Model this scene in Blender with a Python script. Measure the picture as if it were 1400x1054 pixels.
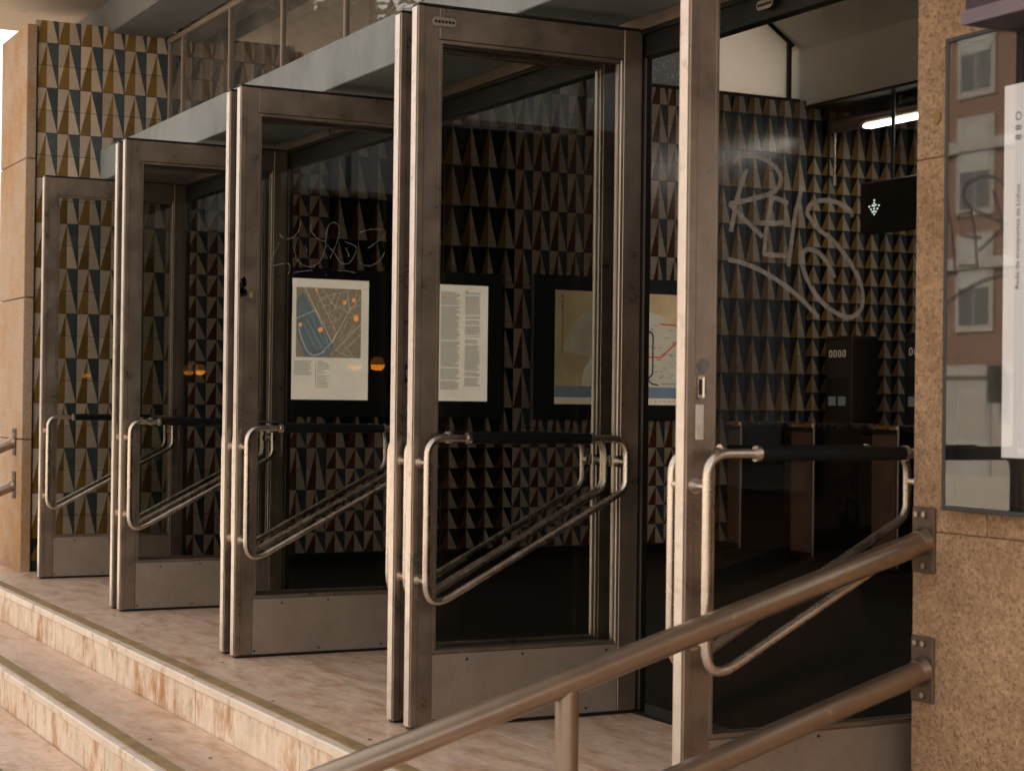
import bpy, bmesh, math, random
from mathutils import Vector, Matrix
random.seed(7)
S = bpy.context.scene
for o in list(bpy.data.objects): bpy.data.objects.remove(o)
COL = S.collection

# ------------------------------------------------------------------ camera
F, YAW, PITCH, ROLL = 2476.05, 1.0953, 0.0090, 0.0120
fw = Vector((-math.sin(YAW)*math.cos(PITCH), math.cos(YAW)*math.cos(PITCH), math.sin(PITCH)))
r0 = Vector((math.cos(YAW), math.sin(YAW), 0)); u0 = r0.cross(fw)
rt = r0*math.cos(ROLL) + u0*math.sin(ROLL); up = u0*math.cos(ROLL) - r0*math.sin(ROLL)
cd = bpy.data.cameras.new('camera'); cam = bpy.data.objects.new('camera', cd); COL.objects.link(cam)
m = Matrix((rt, up, -fw)).transposed().to_4x4(); m.translation = (5.5204, -3.3232, 1.0892)
cam.matrix_world = m
cd.sensor_width = 36; cd.lens = F/1400*36; cd.clip_end = 400; cd.clip_start = .05
cd.dof.use_dof = True; cd.dof.focus_distance = 7.6; cd.dof.aperture_fstop = 6.3
S.camera = cam
S.render.resolution_x = 1024; S.render.resolution_y = 770

# ------------------------------------------------------------------ light
w = bpy.data.worlds.new('World'); S.world = w; w.use_nodes = True
nt = w.node_tree; bg = nt.nodes['Background']
sky = nt.nodes.new('ShaderNodeTexSky'); sky.sky_type = 'NISHITA'; sky.sun_disc = False
SUN_EL, SUN_AZ = math.radians(46), math.radians(346)      # azimuth clockwise from +Y
sky.sun_elevation = SUN_EL; sky.sun_rotation = SUN_AZ; sky.dust_density = 4; sky.air_density = 1
hs = nt.nodes.new('ShaderNodeHueSaturation'); hs.inputs['Saturation'].default_value = .12
mx = nt.nodes.new('ShaderNodeMix'); mx.data_type = 'RGBA'; mx.blend_type = 'MULTIPLY'; mx.inputs[0].default_value = 1
mx.inputs[7].default_value = (1.0, .945, .88, 1)
nt.links.new(sky.outputs[0], hs.inputs['Color']); nt.links.new(hs.outputs[0], mx.inputs[6]); nt.links.new(mx.outputs[2], bg.inputs[0])
bg.inputs[1].default_value = .13
sd = bpy.data.lights.new('sun', 'SUN'); sun = bpy.data.objects.new('sun', sd); COL.objects.link(sun)
sd.energy = 4.0; sd.angle = math.radians(.6); sd.color = (1, .88, .74)
dirv = Vector((math.sin(SUN_AZ)*math.cos(SUN_EL), math.cos(SUN_AZ)*math.cos(SUN_EL), math.sin(SUN_EL)))
sun.rotation_euler = dirv.to_track_quat('Z', 'Y').to_euler()
S.view_settings.view_transform = 'Standard'; S.view_settings.look = 'None'
S.view_settings.exposure = 1.68; S.view_settings.gamma = 1; S.view_settings.use_curve_mapping = False
S.render.engine = 'CYCLES'
S.cycles.max_bounces = 10; S.cycles.transparent_max_bounces = 24; S.cycles.caustics_reflective = False

# ------------------------------------------------------------------ materials
def nodes(m):
    m.use_nodes = True; return m.node_tree, m.node_tree.nodes['Principled BSDF']
def mat(name, col, rough=.6, metal=0, var=.12, scale=6, bump=0, bscale=60, spec=.5, obvar=0, col2=None, c2scale=3, c2lo=.5, c2hi=.65, stretch=None, emit=0, bdist=.002, speckle=0, spscale=140, spcol=(.03,.02,.01), rvar=0):
    m = bpy.data.materials.new(name); t, b = nodes(m); N = t.nodes.new; L = t.links.new
    tc = N('ShaderNodeTexCoord'); geo = N('ShaderNodeNewGeometry'); mp = N('ShaderNodeMapping')
    L(geo.outputs['Position'], mp.inputs[0])
    if stretch: mp.inputs['Scale'].default_value = stretch
    n = N('ShaderNodeTexNoise'); n.inputs['Scale'].default_value = scale; n.inputs['Detail'].default_value = 8; n.inputs['Roughness'].default_value = .65
    L(mp.outputs[0], n.inputs[0])
    cur = None
    base = N('ShaderNodeRGB'); base.outputs[0].default_value = (*col, 1); cur = base.outputs[0]
    if col2:
        n2 = N('ShaderNodeTexNoise'); n2.inputs['Scale'].default_value = c2scale; n2.inputs['Detail'].default_value = 7; n2.inputs['Roughness'].default_value = .7
        L(mp.outputs[0], n2.inputs[0])
        r = N('ShaderNodeMapRange'); r.inputs[1].default_value = c2lo; r.inputs[2].default_value = c2hi; L(n2.outputs[0], r.inputs[0])
        x = N('ShaderNodeMix'); x.data_type = 'RGBA'; x.inputs[7].default_value = (*col2, 1); L(r.outputs[0], x.inputs[0]); L(cur, x.inputs[6]); cur = x.outputs[2]
    if speckle:
        n3 = N('ShaderNodeTexNoise'); n3.inputs['Scale'].default_value = spscale; n3.inputs['Detail'].default_value = 3
        L(geo.outputs['Position'], n3.inputs[0])
        r = N('ShaderNodeMapRange'); r.inputs[1].default_value = .52; r.inputs[2].default_value = .66; r.inputs[4].default_value = speckle; L(n3.outputs[0], r.inputs[0])
        x = N('ShaderNodeMix'); x.data_type = 'RGBA'; x.inputs[7].default_value = (*spcol, 1); L(r.outputs[0], x.inputs[0]); L(cur, x.inputs[6]); cur = x.outputs[2]
    r = N('ShaderNodeMapRange'); r.inputs[1].default_value = .3; r.inputs[2].default_value = .7; r.inputs[3].default_value = 1-var; r.inputs[4].default_value = 1+var; L(n.outputs[0], r.inputs[0])
    v = N('ShaderNodeHueSaturation'); L(cur, v.inputs['Color']); L(r.outputs[0], v.inputs['Value']); cur = v.outputs[0]
    if obvar:
        oi = N('ShaderNodeObjectInfo'); a = N('ShaderNodeMath'); a.operation = 'ADD'; L(oi.outputs['Random'], a.inputs[0]); L(geo.outputs['Random Per Island'], a.inputs[1])
        fr = N('ShaderNodeMath'); fr.operation = 'FRACT'; L(a.outputs[0], fr.inputs[0])
        r = N('ShaderNodeMapRange'); r.inputs[3].default_value = 1-obvar; r.inputs[4].default_value = 1+obvar; L(fr.outputs[0], r.inputs[0])
        v = N('ShaderNodeHueSaturation'); L(cur, v.inputs['Color']); L(r.outputs[0], v.inputs['Value']); cur = v.outputs[0]
    L(cur, b.inputs['Base Color'])
    b.inputs['Roughness'].default_value = rough; b.inputs['Metallic'].default_value = metal
    b.inputs['Specular IOR Level'].default_value = spec
    if rvar:
        r = N('ShaderNodeMapRange'); r.inputs[1].default_value = .3; r.inputs[2].default_value = .7; r.inputs[3].default_value = rough-rvar; r.inputs[4].default_value = rough+rvar
        L(n.outputs[0], r.inputs[0]); L(r.outputs[0], b.inputs['Roughness'])
    if bump:
        nb = N('ShaderNodeTexNoise'); nb.inputs['Scale'].default_value = bscale; nb.inputs['Detail'].default_value = 5
        L(geo.outputs['Position'], nb.inputs[0]); bp = N('ShaderNodeBump'); bp.inputs['Strength'].default_value = bump; bp.inputs['Distance'].default_value = bdist
        L(nb.outputs[0], bp.inputs['Height']); L(bp.outputs[0], b.inputs['Normal'])
    if emit:
        L(cur, b.inputs['Emission Color']); b.inputs['Emission Strength'].default_value = emit
    return m
def glass(name, tint=(.80,.80,.78), rough=.0, refl=1.0, dirt=.03):
    m = bpy.data.materials.new(name); m.use_nodes = True; t = m.node_tree; t.nodes.clear(); N = t.nodes.new; L = t.links.new
    out = N('ShaderNodeOutputMaterial'); tr = N('ShaderNodeBsdfTransparent'); tr.inputs[0].default_value = (*tint, 1)
    gl = N('ShaderNodeBsdfGlossy'); gl.inputs['Roughness'].default_value = rough; gl.inputs[0].default_value = (1, 1, 1, 1)
    fr = N('ShaderNodeFresnel'); fr.inputs[0].default_value = 1.5
    ml = N('ShaderNodeMath'); ml.operation = 'MULTIPLY'; ml.inputs[1].default_value = refl; ml.use_clamp = True; L(fr.outputs[0], ml.inputs[0])
    g2 = N('ShaderNodeNewGeometry'); sb_ = N('ShaderNodeMath'); sb_.operation = 'SUBTRACT'; sb_.inputs[0].default_value = 1; L(g2.outputs['Backfacing'], sb_.inputs[1])
    m2 = N('ShaderNodeMath'); m2.operation = 'MULTIPLY'; L(ml.outputs[0], m2.inputs[0]); L(sb_.outputs[0], m2.inputs[1]); ml = m2
    x = N('ShaderNodeMixShader'); L(ml.outputs[0], x.inputs[0]); L(tr.outputs[0], x.inputs[1]); L(gl.outputs[0], x.inputs[2])
    df = N('ShaderNodeBsdfDiffuse'); df.inputs[0].default_value = (.45, .42, .38, 1)
    geo = N('ShaderNodeNewGeometry'); n = N('ShaderNodeTexNoise'); n.inputs['Scale'].default_value = 4; n.inputs['Detail'].default_value = 9; n.inputs['Roughness'].default_value = .7
    L(geo.outputs['Position'], n.inputs[0]); r = N('ShaderNodeMapRange'); r.inputs[1].default_value = .4; r.inputs[2].default_value = .8; r.inputs[3].default_value = dirt*.3; r.inputs[4].default_value = dirt*2.5
    L(n.outputs[0], r.inputs[0])
    y = N('ShaderNodeMixShader'); L(r.outputs[0], y.inputs[0]); L(x.outputs[0], y.inputs[1]); L(df.outputs[0], y.inputs[2])
    L(y.outputs[0], out.inputs[0]); return m
M = {}
M['alu'] = mat('anodised_aluminium', (.30,.24,.19), .36, .72, var=.2, scale=9, bump=.15, bscale=400, bdist=.0004, col2=(.17,.125,.092), c2scale=4, c2lo=.5, c2hi=.85, rvar=.12)
M['alu_edge'] = mat('lit_worn_aluminium', (.72,.63,.55), .34, .5, var=.12, scale=20, col2=(.42,.34,.28), c2scale=14, c2lo=.55, c2hi=.75)  # street light on leaf edges put into a paler colour; also the worn patch
M['alu_kick'] = mat('kick_plate_aluminium', (.36,.295,.24), .55, .45, var=.1, scale=7, speckle=.25, spscale=110, spcol=(.2,.15,.11), bump=.2, bscale=300, bdist=.0004)
M['steel'] = mat('steel_tube', (.64,.56,.48), .27, .95, var=.2, scale=14, rvar=.08, col2=(.30,.20,.13), c2scale=16, c2lo=.58, c2hi=.8)
M['rail'] = mat('worn_steel_rail', (.37,.29,.225), .30, .88, var=.08, scale=14, col2=(.30,.21,.15), c2scale=7, c2lo=.55, c2hi=.95, rvar=.03)
M['flange'] = mat('dull_flange', (.12,.08,.055), .6, .3, var=.25, scale=25)
M['gate_front'] = mat('brown_gate_front', (.14,.075,.05), .4, .2, var=.2, scale=8)
M['grip'] = mat('black_grip', (.006,.006,.006), .5, 0, var=.05, spec=.2)
M['black'] = mat('black_metal', (.012,.011,.010), .5, .2)
M['jamb'] = mat('dark_bronze', (0.0132,0.0108,0.009), .45, .3)
M['lintel'] = mat('navy_lintel', (0.0072,0.0084,0.0102), .5, .1)
M['bead'] = mat('bright_bead', (.50,.44,.38), .3, .8)
M['glass'] = glass('door_glass', (.81,.815,.80), refl=.75, dirt=.0008)
M['glass_cl'] = glass('clerestory_glass', (.68,.68,.67), refl=1.6, dirt=.07)
M['glass_cab'] = glass('cabinet_glass', (.88,.88,.88), rough=.018, refl=2.4, dirt=.003)
M['cream'] = mat('cream_glaze', (.56,.455,.35), .22, 0, var=.1, scale=12, obvar=.17)
M['ochre'] = mat('ochre_glaze', (.215,.125,.03), .22, 0, var=.14, scale=12, obvar=.25)
M['russet'] = mat('russet_glaze', (.12,.045,.016), .22, 0, var=.12, scale=12, obvar=.25)
M['warm_lit'] = mat('warm_lit_glaze', (.25,.14,.04), .22, 0, var=.12, scale=12, obvar=.25)  # ochre tiles with the warm hall light put into the colour
M['navy'] = mat('navy_glaze', (.062,.086,.096), .22, 0, var=.12, scale=12, obvar=.2)
M['dark'] = mat('black_glaze', (.012,.013,.014), .22, 0, var=.1, scale=12)
M['grout'] = mat('grout', (.05,.04,.032), .9)
M['granite'] = mat('rough_stone', (.50,.325,.195), .9, 0, var=.28, scale=70, bump=1.0, bscale=130, bdist=.010, col2=(.34,.205,.115), c2scale=6, c2lo=.42, c2hi=.72, speckle=.6, spscale=120, spcol=(.15,.085,.045), obvar=.05)
M['granite_stained'] = mat('stained_stone', (.44,.325,.235), .85, 0, var=.2, scale=60, bump=.9, bscale=90, bdist=.008, col2=(.40,.21,.07), c2scale=1.6, c2lo=.46, c2hi=.66, speckle=.4, spscale=120, spcol=(.26,.17,.1))
M['marble'] = mat('pink_marble', (.74,.545,.415), .40, 0, var=.14, scale=7, col2=(.50,.275,.145), c2scale=4.5, c2lo=.47, c2hi=.68, bump=.15, bscale=30, obvar=.06, rvar=.1, stretch=(.8,2.4,1), speckle=.22, spscale=22, spcol=(.36,.22,.14))
M['riser'] = mat('stained_riser', (.86,.74,.61), .55, 0, var=.14, scale=9, col2=(.50,.24,.09), c2scale=6, c2lo=.50, c2hi=.66, stretch=(1.3,1.3,.6), speckle=.2, spscale=30, spcol=(.35,.2,.1), bump=.2, bscale=50, obvar=.04)
M['nosing'] = mat('worn_nosing', (.86,.74,.61), .45, 0, var=.1, scale=6, col2=(.45,.27,.15), c2scale=8, c2lo=.54, c2hi=.72)
M['strip'] = mat('anti_slip_strip', (.36,.24,.10), .8, 0, var=.2, scale=12, col2=(.27,.18,.09), c2scale=4, speckle=.3, spscale=200)
M['asphalt'] = mat('asphalt', (.06,.055,.05), .9, 0, var=.2, scale=3, bump=.5, bscale=40)
M['pavement'] = mat('pavement_stone', (.46,.41,.35), .8, 0, var=.15, scale=2)
M['concrete'] = mat('painted_concrete', (.235,.265,.275), .7, 0, var=.12, scale=4, col2=(.17,.185,.185), c2scale=1.8, c2lo=.45, c2hi=.7, bump=.15, bscale=25, stretch=(1,1,.7))
M['beam'] = mat('grey_painted_beam', (.15,.16,.16), .7, 0, var=.12, scale=4, bump=.15, bscale=25)
M['canopy'] = mat('cream_plaster', (.52,.45,.37), .85, 0, var=.08, scale=2, col2=(.12,.085,.06), c2scale=.55, c2lo=.60, c2hi=.78, bump=.2, bscale=40)  # dark blotches: stains, with the ceiling's shadow put into the colour
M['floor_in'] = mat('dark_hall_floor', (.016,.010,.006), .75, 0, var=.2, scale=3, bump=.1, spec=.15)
M['plaster'] = mat('white_plaster', (.66,.62,.56), .85, 0, var=.05, scale=3, bump=.1)
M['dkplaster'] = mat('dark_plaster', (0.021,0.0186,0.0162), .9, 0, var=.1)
M['frame'] = mat('cream_window_frame', (0.315,0.2475,0.195), .5, .1, var=.1)
M['board'] = mat('dark_board', (.028,.033,.033), .4, 0)
M['pink'] = mat('pink_render', (.20,.112,.08), .9, 0, var=.08, scale=1)
M['trim'] = mat('pale_trim', (.34,.31,.28), .8, 0)
M['blind'] = mat('window_blind', (.36,.35,.34), .6, 0)
M['wglass'] = mat('dark_window', (.10,.11,.11), .15, 0)
M['lilac'] = mat('lilac_band', (0.161,0.126,0.154), .5, 0)
M['plum'] = mat('plum_box', (.03,.015,.03), .4, 0)
M['paper'] = mat('white_poster_paper', (.80,.77,.74), .6, 0, var=.02, emit=.14)
M['red_ink'] = mat('red_ink', (.33,.10,.05), .6); M['violet_ink'] = mat('violet_ink', (.16,.12,.30), .6)
M['graffiti'] = mat('grey_paint_pen', (.29,.265,.24), .6, 0, var=.35, scale=60)
M['scratch'] = mat('scratched_paint', (.23,.22,.20), .6, 0, var=.4, scale=60)
M['leaf'] = mat('tree_leaf', (.06,.075,.035), .6, 0, obvar=.3); M['bark'] = mat('bark', (.09,.06,.04), .9)
EM = .26
def lit(name, c, e=EM, **k): M[name] = mat(name, c, .5, 0, emit=e, **k)
lit('lit_paper', (.66,.55,.44), .38, var=.12, scale=2.2); lit('map_ground', (.33,.24,.15), var=.3, scale=60); lit('map_street', (.52,.46,.38)); lit('map_park', (.17,.20,.205), var=.1, scale=20)
lit('map_orange', (.70,.23,.06), .6); lit('grey_ink', (.22,.20,.175), .3); lit('dark_ink', (.06,.055,.05), .2)
lit('metro_paper', (.32,.22,.11), .16, var=.3, scale=1.6); lit('metro_land', (.32,.27,.19), .2, var=.1); lit('metro_shade', (.22,.18,.12), .2, var=.3, scale=3); lit('metro_water', (.13,.155,.18), .14, var=.1); lit('metro_cream', (.38,.31,.22), .22)
lit('red_line', (.30,.045,.02), .25); lit('blue_line', (.02,.03,.045), .1); lit('yellow_line', (.45,.24,.035), .4); lit('grey_line', (.14,.15,.15), .2); lit('amber', (.6,.22,.03), .5)
def emis(name, c, s):
    m = bpy.data.materials.new(name); t, b = nodes(m); b.inputs['Base Color'].default_value = (*[q*.35 for q in c], 1); b.inputs['Emission Color'].default_value = (*c, 1); b.inputs['Emission Strength'].default_value = s; M[name] = m
emis('tube_light', (1, .93, .84), 6); emis('led', (.9,1,.85), .35); emis('led_amber', (1,.75,.55), .10); emis('label_white', (.5,.5,.5), .03); emis('orange_lamp', (.5,.17,.015), .02); emis('beacon_glow', (1,.30,.02), 5); emis('beacon_dome', (1,.30,.02), .5)
# frosted side panes: daylight comes through them
fm = bpy.data.materials.new('frosted_glass'); fm.use_nodes = True; t = fm.node_tree; t.nodes.clear()
out = t.nodes.new('ShaderNodeOutputMaterial'); tl = t.nodes.new('ShaderNodeBsdfTranslucent'); tl.inputs[0].default_value = (.92,.86,.78,1); df = t.nodes.new('ShaderNodeBsdfDiffuse'); df.inputs[0].default_value = (.6,.57,.53,1)
x = t.nodes.new('ShaderNodeMixShader'); x.inputs[0].default_value = .2; t.links.new(tl.outputs[0], x.inputs[1]); t.links.new(df.outputs[0], x.inputs[2]); t.links.new(x.outputs[0], out.inputs[0]); M['frosted'] = fm

rm = fm.copy(); rm.name = 'rain_glass'; M['rain_glass'] = rm; t = rm.node_tree
tl = [n for n in t.nodes if n.type == 'BSDF_TRANSLUCENT'][0]; n = t.nodes.new('ShaderNodeTexVoronoi'); n.inputs['Scale'].default_value = 45
g = t.nodes.new('ShaderNodeNewGeometry'); t.links.new(g.outputs['Position'], n.inputs['Vector'])
cr = t.nodes.new('ShaderNodeValToRGB'); cr.color_ramp.elements[0].position = .12; cr.color_ramp.elements[0].color = (.8,.8,.78,1); cr.color_ramp.elements[1].position = .3; cr.color_ramp.elements[1].color = (.22,.225,.22,1)
t.links.new(n.outputs['Distance'], cr.inputs[0]); t.links.new(cr.outputs[0], tl.inputs[0])
for k_ in ('graffiti', 'scratch'):
    t = M[k_].node_tree; o_ = t.nodes['Material Output']; b_ = t.nodes['Principled BSDF']; tr = t.nodes.new('ShaderNodeBsdfTransparent'); x = t.nodes.new('ShaderNodeMixShader'); x.inputs[0].default_value = .6
    t.links.new(tr.outputs[0], x.inputs[1]); t.links.new(b_.outputs[0], x.inputs[2]); t.links.new(x.outputs[0], o_.inputs[0])
# ------------------------------------------------------------------ helpers
def link(name, me, parent=None, loc=None, mats=None):
    o = bpy.data.objects.new(name, me); COL.objects.link(o)
    if parent: o.parent = parent
    if loc: o.location = loc
    return o
def tag(o, label=None, cat=None, group=None, kind=None):
    if label: o['label'] = label
    if cat: o['category'] = cat
    if group: o['group'] = group
    if kind: o['kind'] = kind
    return o
def empty(name, loc, label, cat, group=None):
    o = bpy.data.objects.new(name, None); COL.objects.link(o); o.location = loc; o.empty_display_size = .1
    return tag(o, label, cat, group)
def finish(name, bm, mats, parent=None, smooth=False, loc=None):
    me = bpy.data.meshes.new(name); bm.to_mesh(me); bm.free()
    for k in (mats if isinstance(mats, (list, tuple)) else [mats]): me.materials.append(M[k])
    if smooth:
        for p in me.polygons: p.use_smooth = True
        try: me.set_sharp_from_angle(angle=math.radians(40))
        except Exception: pass
    return link(name, me, parent, loc)
def bbox(bm, x0, x1, y0, y1, z0, z1, bev=0, mi=0, seg=1):
    x0, x1 = sorted((x0, x1)); y0, y1 = sorted((y0, y1)); z0, z1 = sorted((z0, z1))
    r = bmesh.ops.create_cube(bm, size=1)['verts']
    for v in r: v.co = Vector(((x0+x1)/2+v.co.x*(x1-x0), (y0+y1)/2+v.co.y*(y1-y0), (z0+z1)/2+v.co.z*(z1-z0)))
    fs = set(f for v in r for f in v.link_faces)
    for f in fs: f.material_index = mi
    if bev:
        es = list(set(e for f in fs for e in f.edges))
        g = bmesh.ops.bevel(bm, geom=es, offset=bev, segments=seg, affect='EDGES', profile=.5)
        for f in g['faces']: f.material_index = mi
def box(name, b, m_, parent=None, bev=0, seg=1):
    bm = bmesh.new(); bbox(bm, *b, bev=bev, seg=seg); return finish(name, bm, m_, parent)
def fillet(pts, rad, n=6, closed=False):
    pts = [Vector(p) for p in pts]; out = []
    N = len(pts)
    for i, p in enumerate(pts):
        if not closed and i in (0, N-1): out.append(p); continue
        a = pts[i-1]; b = pts[(i+1) % N]
        da = (a-p).normalized(); db = (b-p).normalized(); ang = da.angle(db)
        d = min(rad/math.tan(ang/2), (a-p).length*.49, (b-p).length*.49)
        s, e = p+da*d, p+db*d
        for k in range(n+1):
            t = k/n; out.append(s*(1-t)**2 + p*2*t*(1-t) + e*t*t)
    return out
def tube(bm, pts, r, seg=12, closed=False, caps=True, mi=0):
    pts = [Vector(p) for p in pts]; rings = []; N = len(pts); prev = None
    for i, p in enumerate(pts):
        if closed: d = (pts[(i+1) % N]-pts[i-1]).normalized()
        elif i == 0: d = (pts[1]-p).normalized()
        elif i == N-1: d = (p-pts[i-1]).normalized()
        else: d = (pts[i+1]-pts[i-1]).normalized()
        if prev is None:
            a = d.orthogonal().normalized()
        else: a = (prev - d*prev.dot(d)).normalized()
        prev = a; b = d.cross(a)
        rr = r[i] if isinstance(r, (list, tuple)) else r
        rings.append([bm.verts.new(p+(a*math.cos(2*math.pi*k/seg)+b*math.sin(2*math.pi*k/seg))*rr) for k in range(seg)])
    for i in range(N if closed else N-1):
        A, B = rings[i], rings[(i+1) % N]
        off = 0
        if closed and i == N-1:
            off = min(range(seg), key=lambda o: (A[0].co-B[o].co).length)
        for k in range(seg):
            f = bm.faces.new((A[k], A[(k+1) % seg], B[(k+1+off) % seg], B[(k+off) % seg])); f.material_index = mi
    if not closed and caps:
        bm.faces.new(rings[0][::-1]).material_index = mi; bm.faces.new(rings[-1]).material_index = mi
def cyl(bm, p0, p1, r, seg=16, mi=0): tube(bm, [p0, p1], r, seg, mi=mi)
def poly(bm, pts, mi=0):
    f = bm.faces.new([bm.verts.new(p) for p in pts]); f.material_index = mi; return f
def ribbon(bm, pts, wid, plane='x', smooth=True, mi=0, jit=0):
    """flat stroke lying in a plane of constant x, 1 mm thick"""
    pts = [Vector(p) for p in pts]
    if smooth and len(pts) > 2:
        q = []
        P = [pts[0]]+pts+[pts[-1]]
        for i in range(1, len(P)-2):
            for k in range(6):
                t = k/6; a, b, c, d = P[i-1], P[i], P[i+1], P[i+2]
                q.append(.5*((2*b)+(c-a)*t+(2*a-5*b+4*c-d)*t*t+(3*b-a-3*c+d)*t**3))
        q.append(pts[-1]); pts = q
    L_ = []
    for i, p in enumerate(pts):
        d = (pts[min(i+1, len(pts)-1)]-pts[max(i-1, 0)]).normalized()
        n = Vector((0, -d.z, d.y)) if plane == 'x' else Vector((-d.z, 0, d.x))
        ww = wid*(1+random.uniform(-jit, jit))/2
        L_.append((bm.verts.new(p+n*ww), bm.verts.new(p-n*ww)))
    for a, b in zip(L_, L_[1:]):
        f = bm.faces.new((a[0], a[1], b[1], b[0])); f.material_index = mi
def copy_tree(o, parent=None, depth=0):
    c = o.copy(); COL.objects.link(c)
    if parent: c.parent = parent
    for ch in list(o.children): copy_tree(ch, c, depth+1)
    return c
def text_mesh(s, size, font_bold=False):
    cu = bpy.data.curves.new('t', 'FONT'); cu.body = s; cu.size = size; cu.resolution_u = 2
    o = bpy.data.objects.new('t', cu); COL.objects.link(o)
    dg = bpy.context.evaluated_depsgraph_get(); me = bpy.data.meshes.new_from_object(o.evaluated_get(dg))
    bpy.data.objects.remove(o); return me

# plan of the place
B = 1.805; G = .145; LW = .865; H = 2.4; TH = .045     # bay, leaf pitch, leaf width, height, thickness
XW = -5.861; YF = -.827; T = .1405; Z0 = .065; PILX = 1.79; PILY = -.22; STREET = -.70

# ------------------------------------------------------------------ ground and steps
o = box('street', (-60, 60, -60, 40, STREET-.3, STREET), 'asphalt'); tag(o, kind='structure')
o = box('pavement', (-60, 40, -9.5, -2.31, STREET+.002, STREET+.10), 'pavement'); tag(o, kind='structure')
o = box('opposite_pavement', (-60, 40, -27.49, -17, STREET+.002, STREET+.12), 'pavement'); tag(o, kind='structure')
root = bpy.data.objects.new('steps', None); COL.objects.link(root); tag(root, kind='structure')
levels = [(0, -1.197, 0.0), (-.175, -1.572, -1.19), (-.35, -1.947, -1.565), (-.525, -2.32, -1.94)]
jx = [-8.3, -7.12, -5.93, -4.77, -3.60, -2.43, -1.277, -.135, 1.03, 2.2, 3.38, 4.55, 5.7, 6.8]
for li, (z, ye, yb) in enumerate(levels):
    off = [0, .09, -.3, .25][li]
    tread_y = -.62 if li == 0 else yb
    for a, b in zip(jx, jx[1:]):
        a += off; b += off
        g = .0022
        # nosing slab (edge of the tread), rest of the tread, riser
        bm = bmesh.new(); bbox(bm, a+g, b-g, ye+.0345, tread_y-g if li == 0 else yb, z-.036, z, bev=.0008)
        finish('tread_slab', bm, 'marble' if li == 0 else 'marble', root)
        bm = bmesh.new(); bbox(bm, a+g*.7, b-g*.7, ye, ye+.034, z-.036, z+.0005, bev=.006, seg=3); finish('nosing', bm, 'nosing', root)
        bm = bmesh.new(); bbox(bm, a+g*1.8, b-g*1.8, ye+.012, ye+.04, z-.175-.02, z-.0385); finish('riser_slab', bm, 'riser', root)
    bm = bmesh.new(); bbox(bm, jx[0], jx[-1], ye+.045, -.03 if li == 0 else yb, z-.6, z-.006); finish('step_core', bm, 'grout', root)
    bm = bmesh.new(); bbox(bm, jx[0]+.5, jx[-1], ye+.038, ye+.092, z, z+.0035, bev=.001); finish('anti_slip_strip', bm, 'strip', root)
for a, b in zip(jx, jx[1:]):
    bm = bmesh.new(); bbox(bm, a+.4+.002, b+.4-.002, -.617, -.012, -.036, 0, bev=.0006); finish('floor_slab', bm, 'marble', root)
o = box('threshold', (XW+.02, PILX, -.01, .11, -.03, .010), 'jamb', bev=.003); tag(o, kind='structure')
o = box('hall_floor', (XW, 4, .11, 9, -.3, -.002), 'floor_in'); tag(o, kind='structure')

# ------------------------------------------------------------------ tiled side wall
wall = empty('tiled_wall', (XW, 0, 0), 'long side wall of cream, brown and navy triangle tiles running into the hall', 'wall')
box('wall_core', (-.30, -.0095, YF+.012, 9.0, -.1, 3.418), 'grout', wall)
box('skirting', (-.01, .012, YF+.02, 9.0, 0, Z0-.004), 'black', wall, bev=.002)
TT = T-.0032
def tri_layout(kind):
    w_ = TT; h = w_/2; q = w_/4
    if kind == 'short': return [[(0,0),(h,w_),(0,w_)], [(0,0),(h,0),(h,w_)], [(h,0),(w_,0),(h,w_)], [(w_,0),(w_,w_),(h,w_)]]
    if kind == 'low': return [[(0,0),(q,w_),(0,w_)], [(0,0),(h,0),(h,w_),(q,w_)], [(h,0),(w_,0),(3*q,w_),(h,w_)], [(w_,0),(w_,w_),(3*q,w_)]]
    return [[(0,0),(q,0),(h,w_),(0,w_)], [(q,0),(h,0),(h,w_)], [(h,0),(3*q,0),(h,w_)], [(3*q,0),(w_,0),(w_,w_),(h,w_)]]
def tile_bm(bm, kind, y, z, x, cut=None, pal=(0,1,2,3)):
    w_ = TT; top = w_ if cut is None else cut
    for ci, pg in enumerate(tri_layout(kind)):
        f = bm.faces.new([bm.verts.new((x, y+a, z+b)) for a, b in pg]); f.material_index = pal[ci]
    d = .009
    c = [(0,0),(w_,0),(w_,w_),(0,w_)]
    for i in range(4):
        a, b = c[i], c[(i+1) % 4]
        f = bm.faces.new([bm.verts.new(p) for p in ((x-d, y+a[0], z+a[1]), (x-d, y+b[0], z+b[1]), (x, y+b[0], z+b[1]), (x, y+a[0], z+a[1]))]); f.material_index = 4
MK = ['cream', 'ochre', 'russet', 'navy', 'dark', 'warm_lit', 'grout']
tile_cache = {}
def variant(c, r):
    y = YF+c*T
    if y < .12: kind = 'tall' if r >= 1 else 'short'; col = 'out'
    elif y < 1.07: kind = 'short' if (r >= 5 or r == 0) else 'tall'; col = 'in'
    elif y < 4.22: kind = 'tall' if r >= 5 else 'short'; col = 'in'
    elif y < 5.0: kind = 'tall' if r >= 1 else 'short'; col = 'warm_lit'
    else: kind = 'tall' if r >= 21 else 'short'; col = 'warm_lit'
    k = 'short' if kind == 'short' else ('low' if r % 2 == 1 else 'high')
    if col == 'out': pal = ('cream','ochre','cream','navy') if r >= 1 else ('dark','ochre','cream','navy')
    elif col == 'in':
        pal = ('cream','russet','cream','navy')
        if 1.75 < y < 2.42: pal = ('dark','ochre' if r > 12 else 'russet','cream','dark')
        elif 1.1 < y < 1.7 and r >= 5: pal = ('dark','russet','cream','dark')
    else: pal = ('dark','warm_lit','cream','navy')
    return k, pal
cells = []
NC = 67
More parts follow.
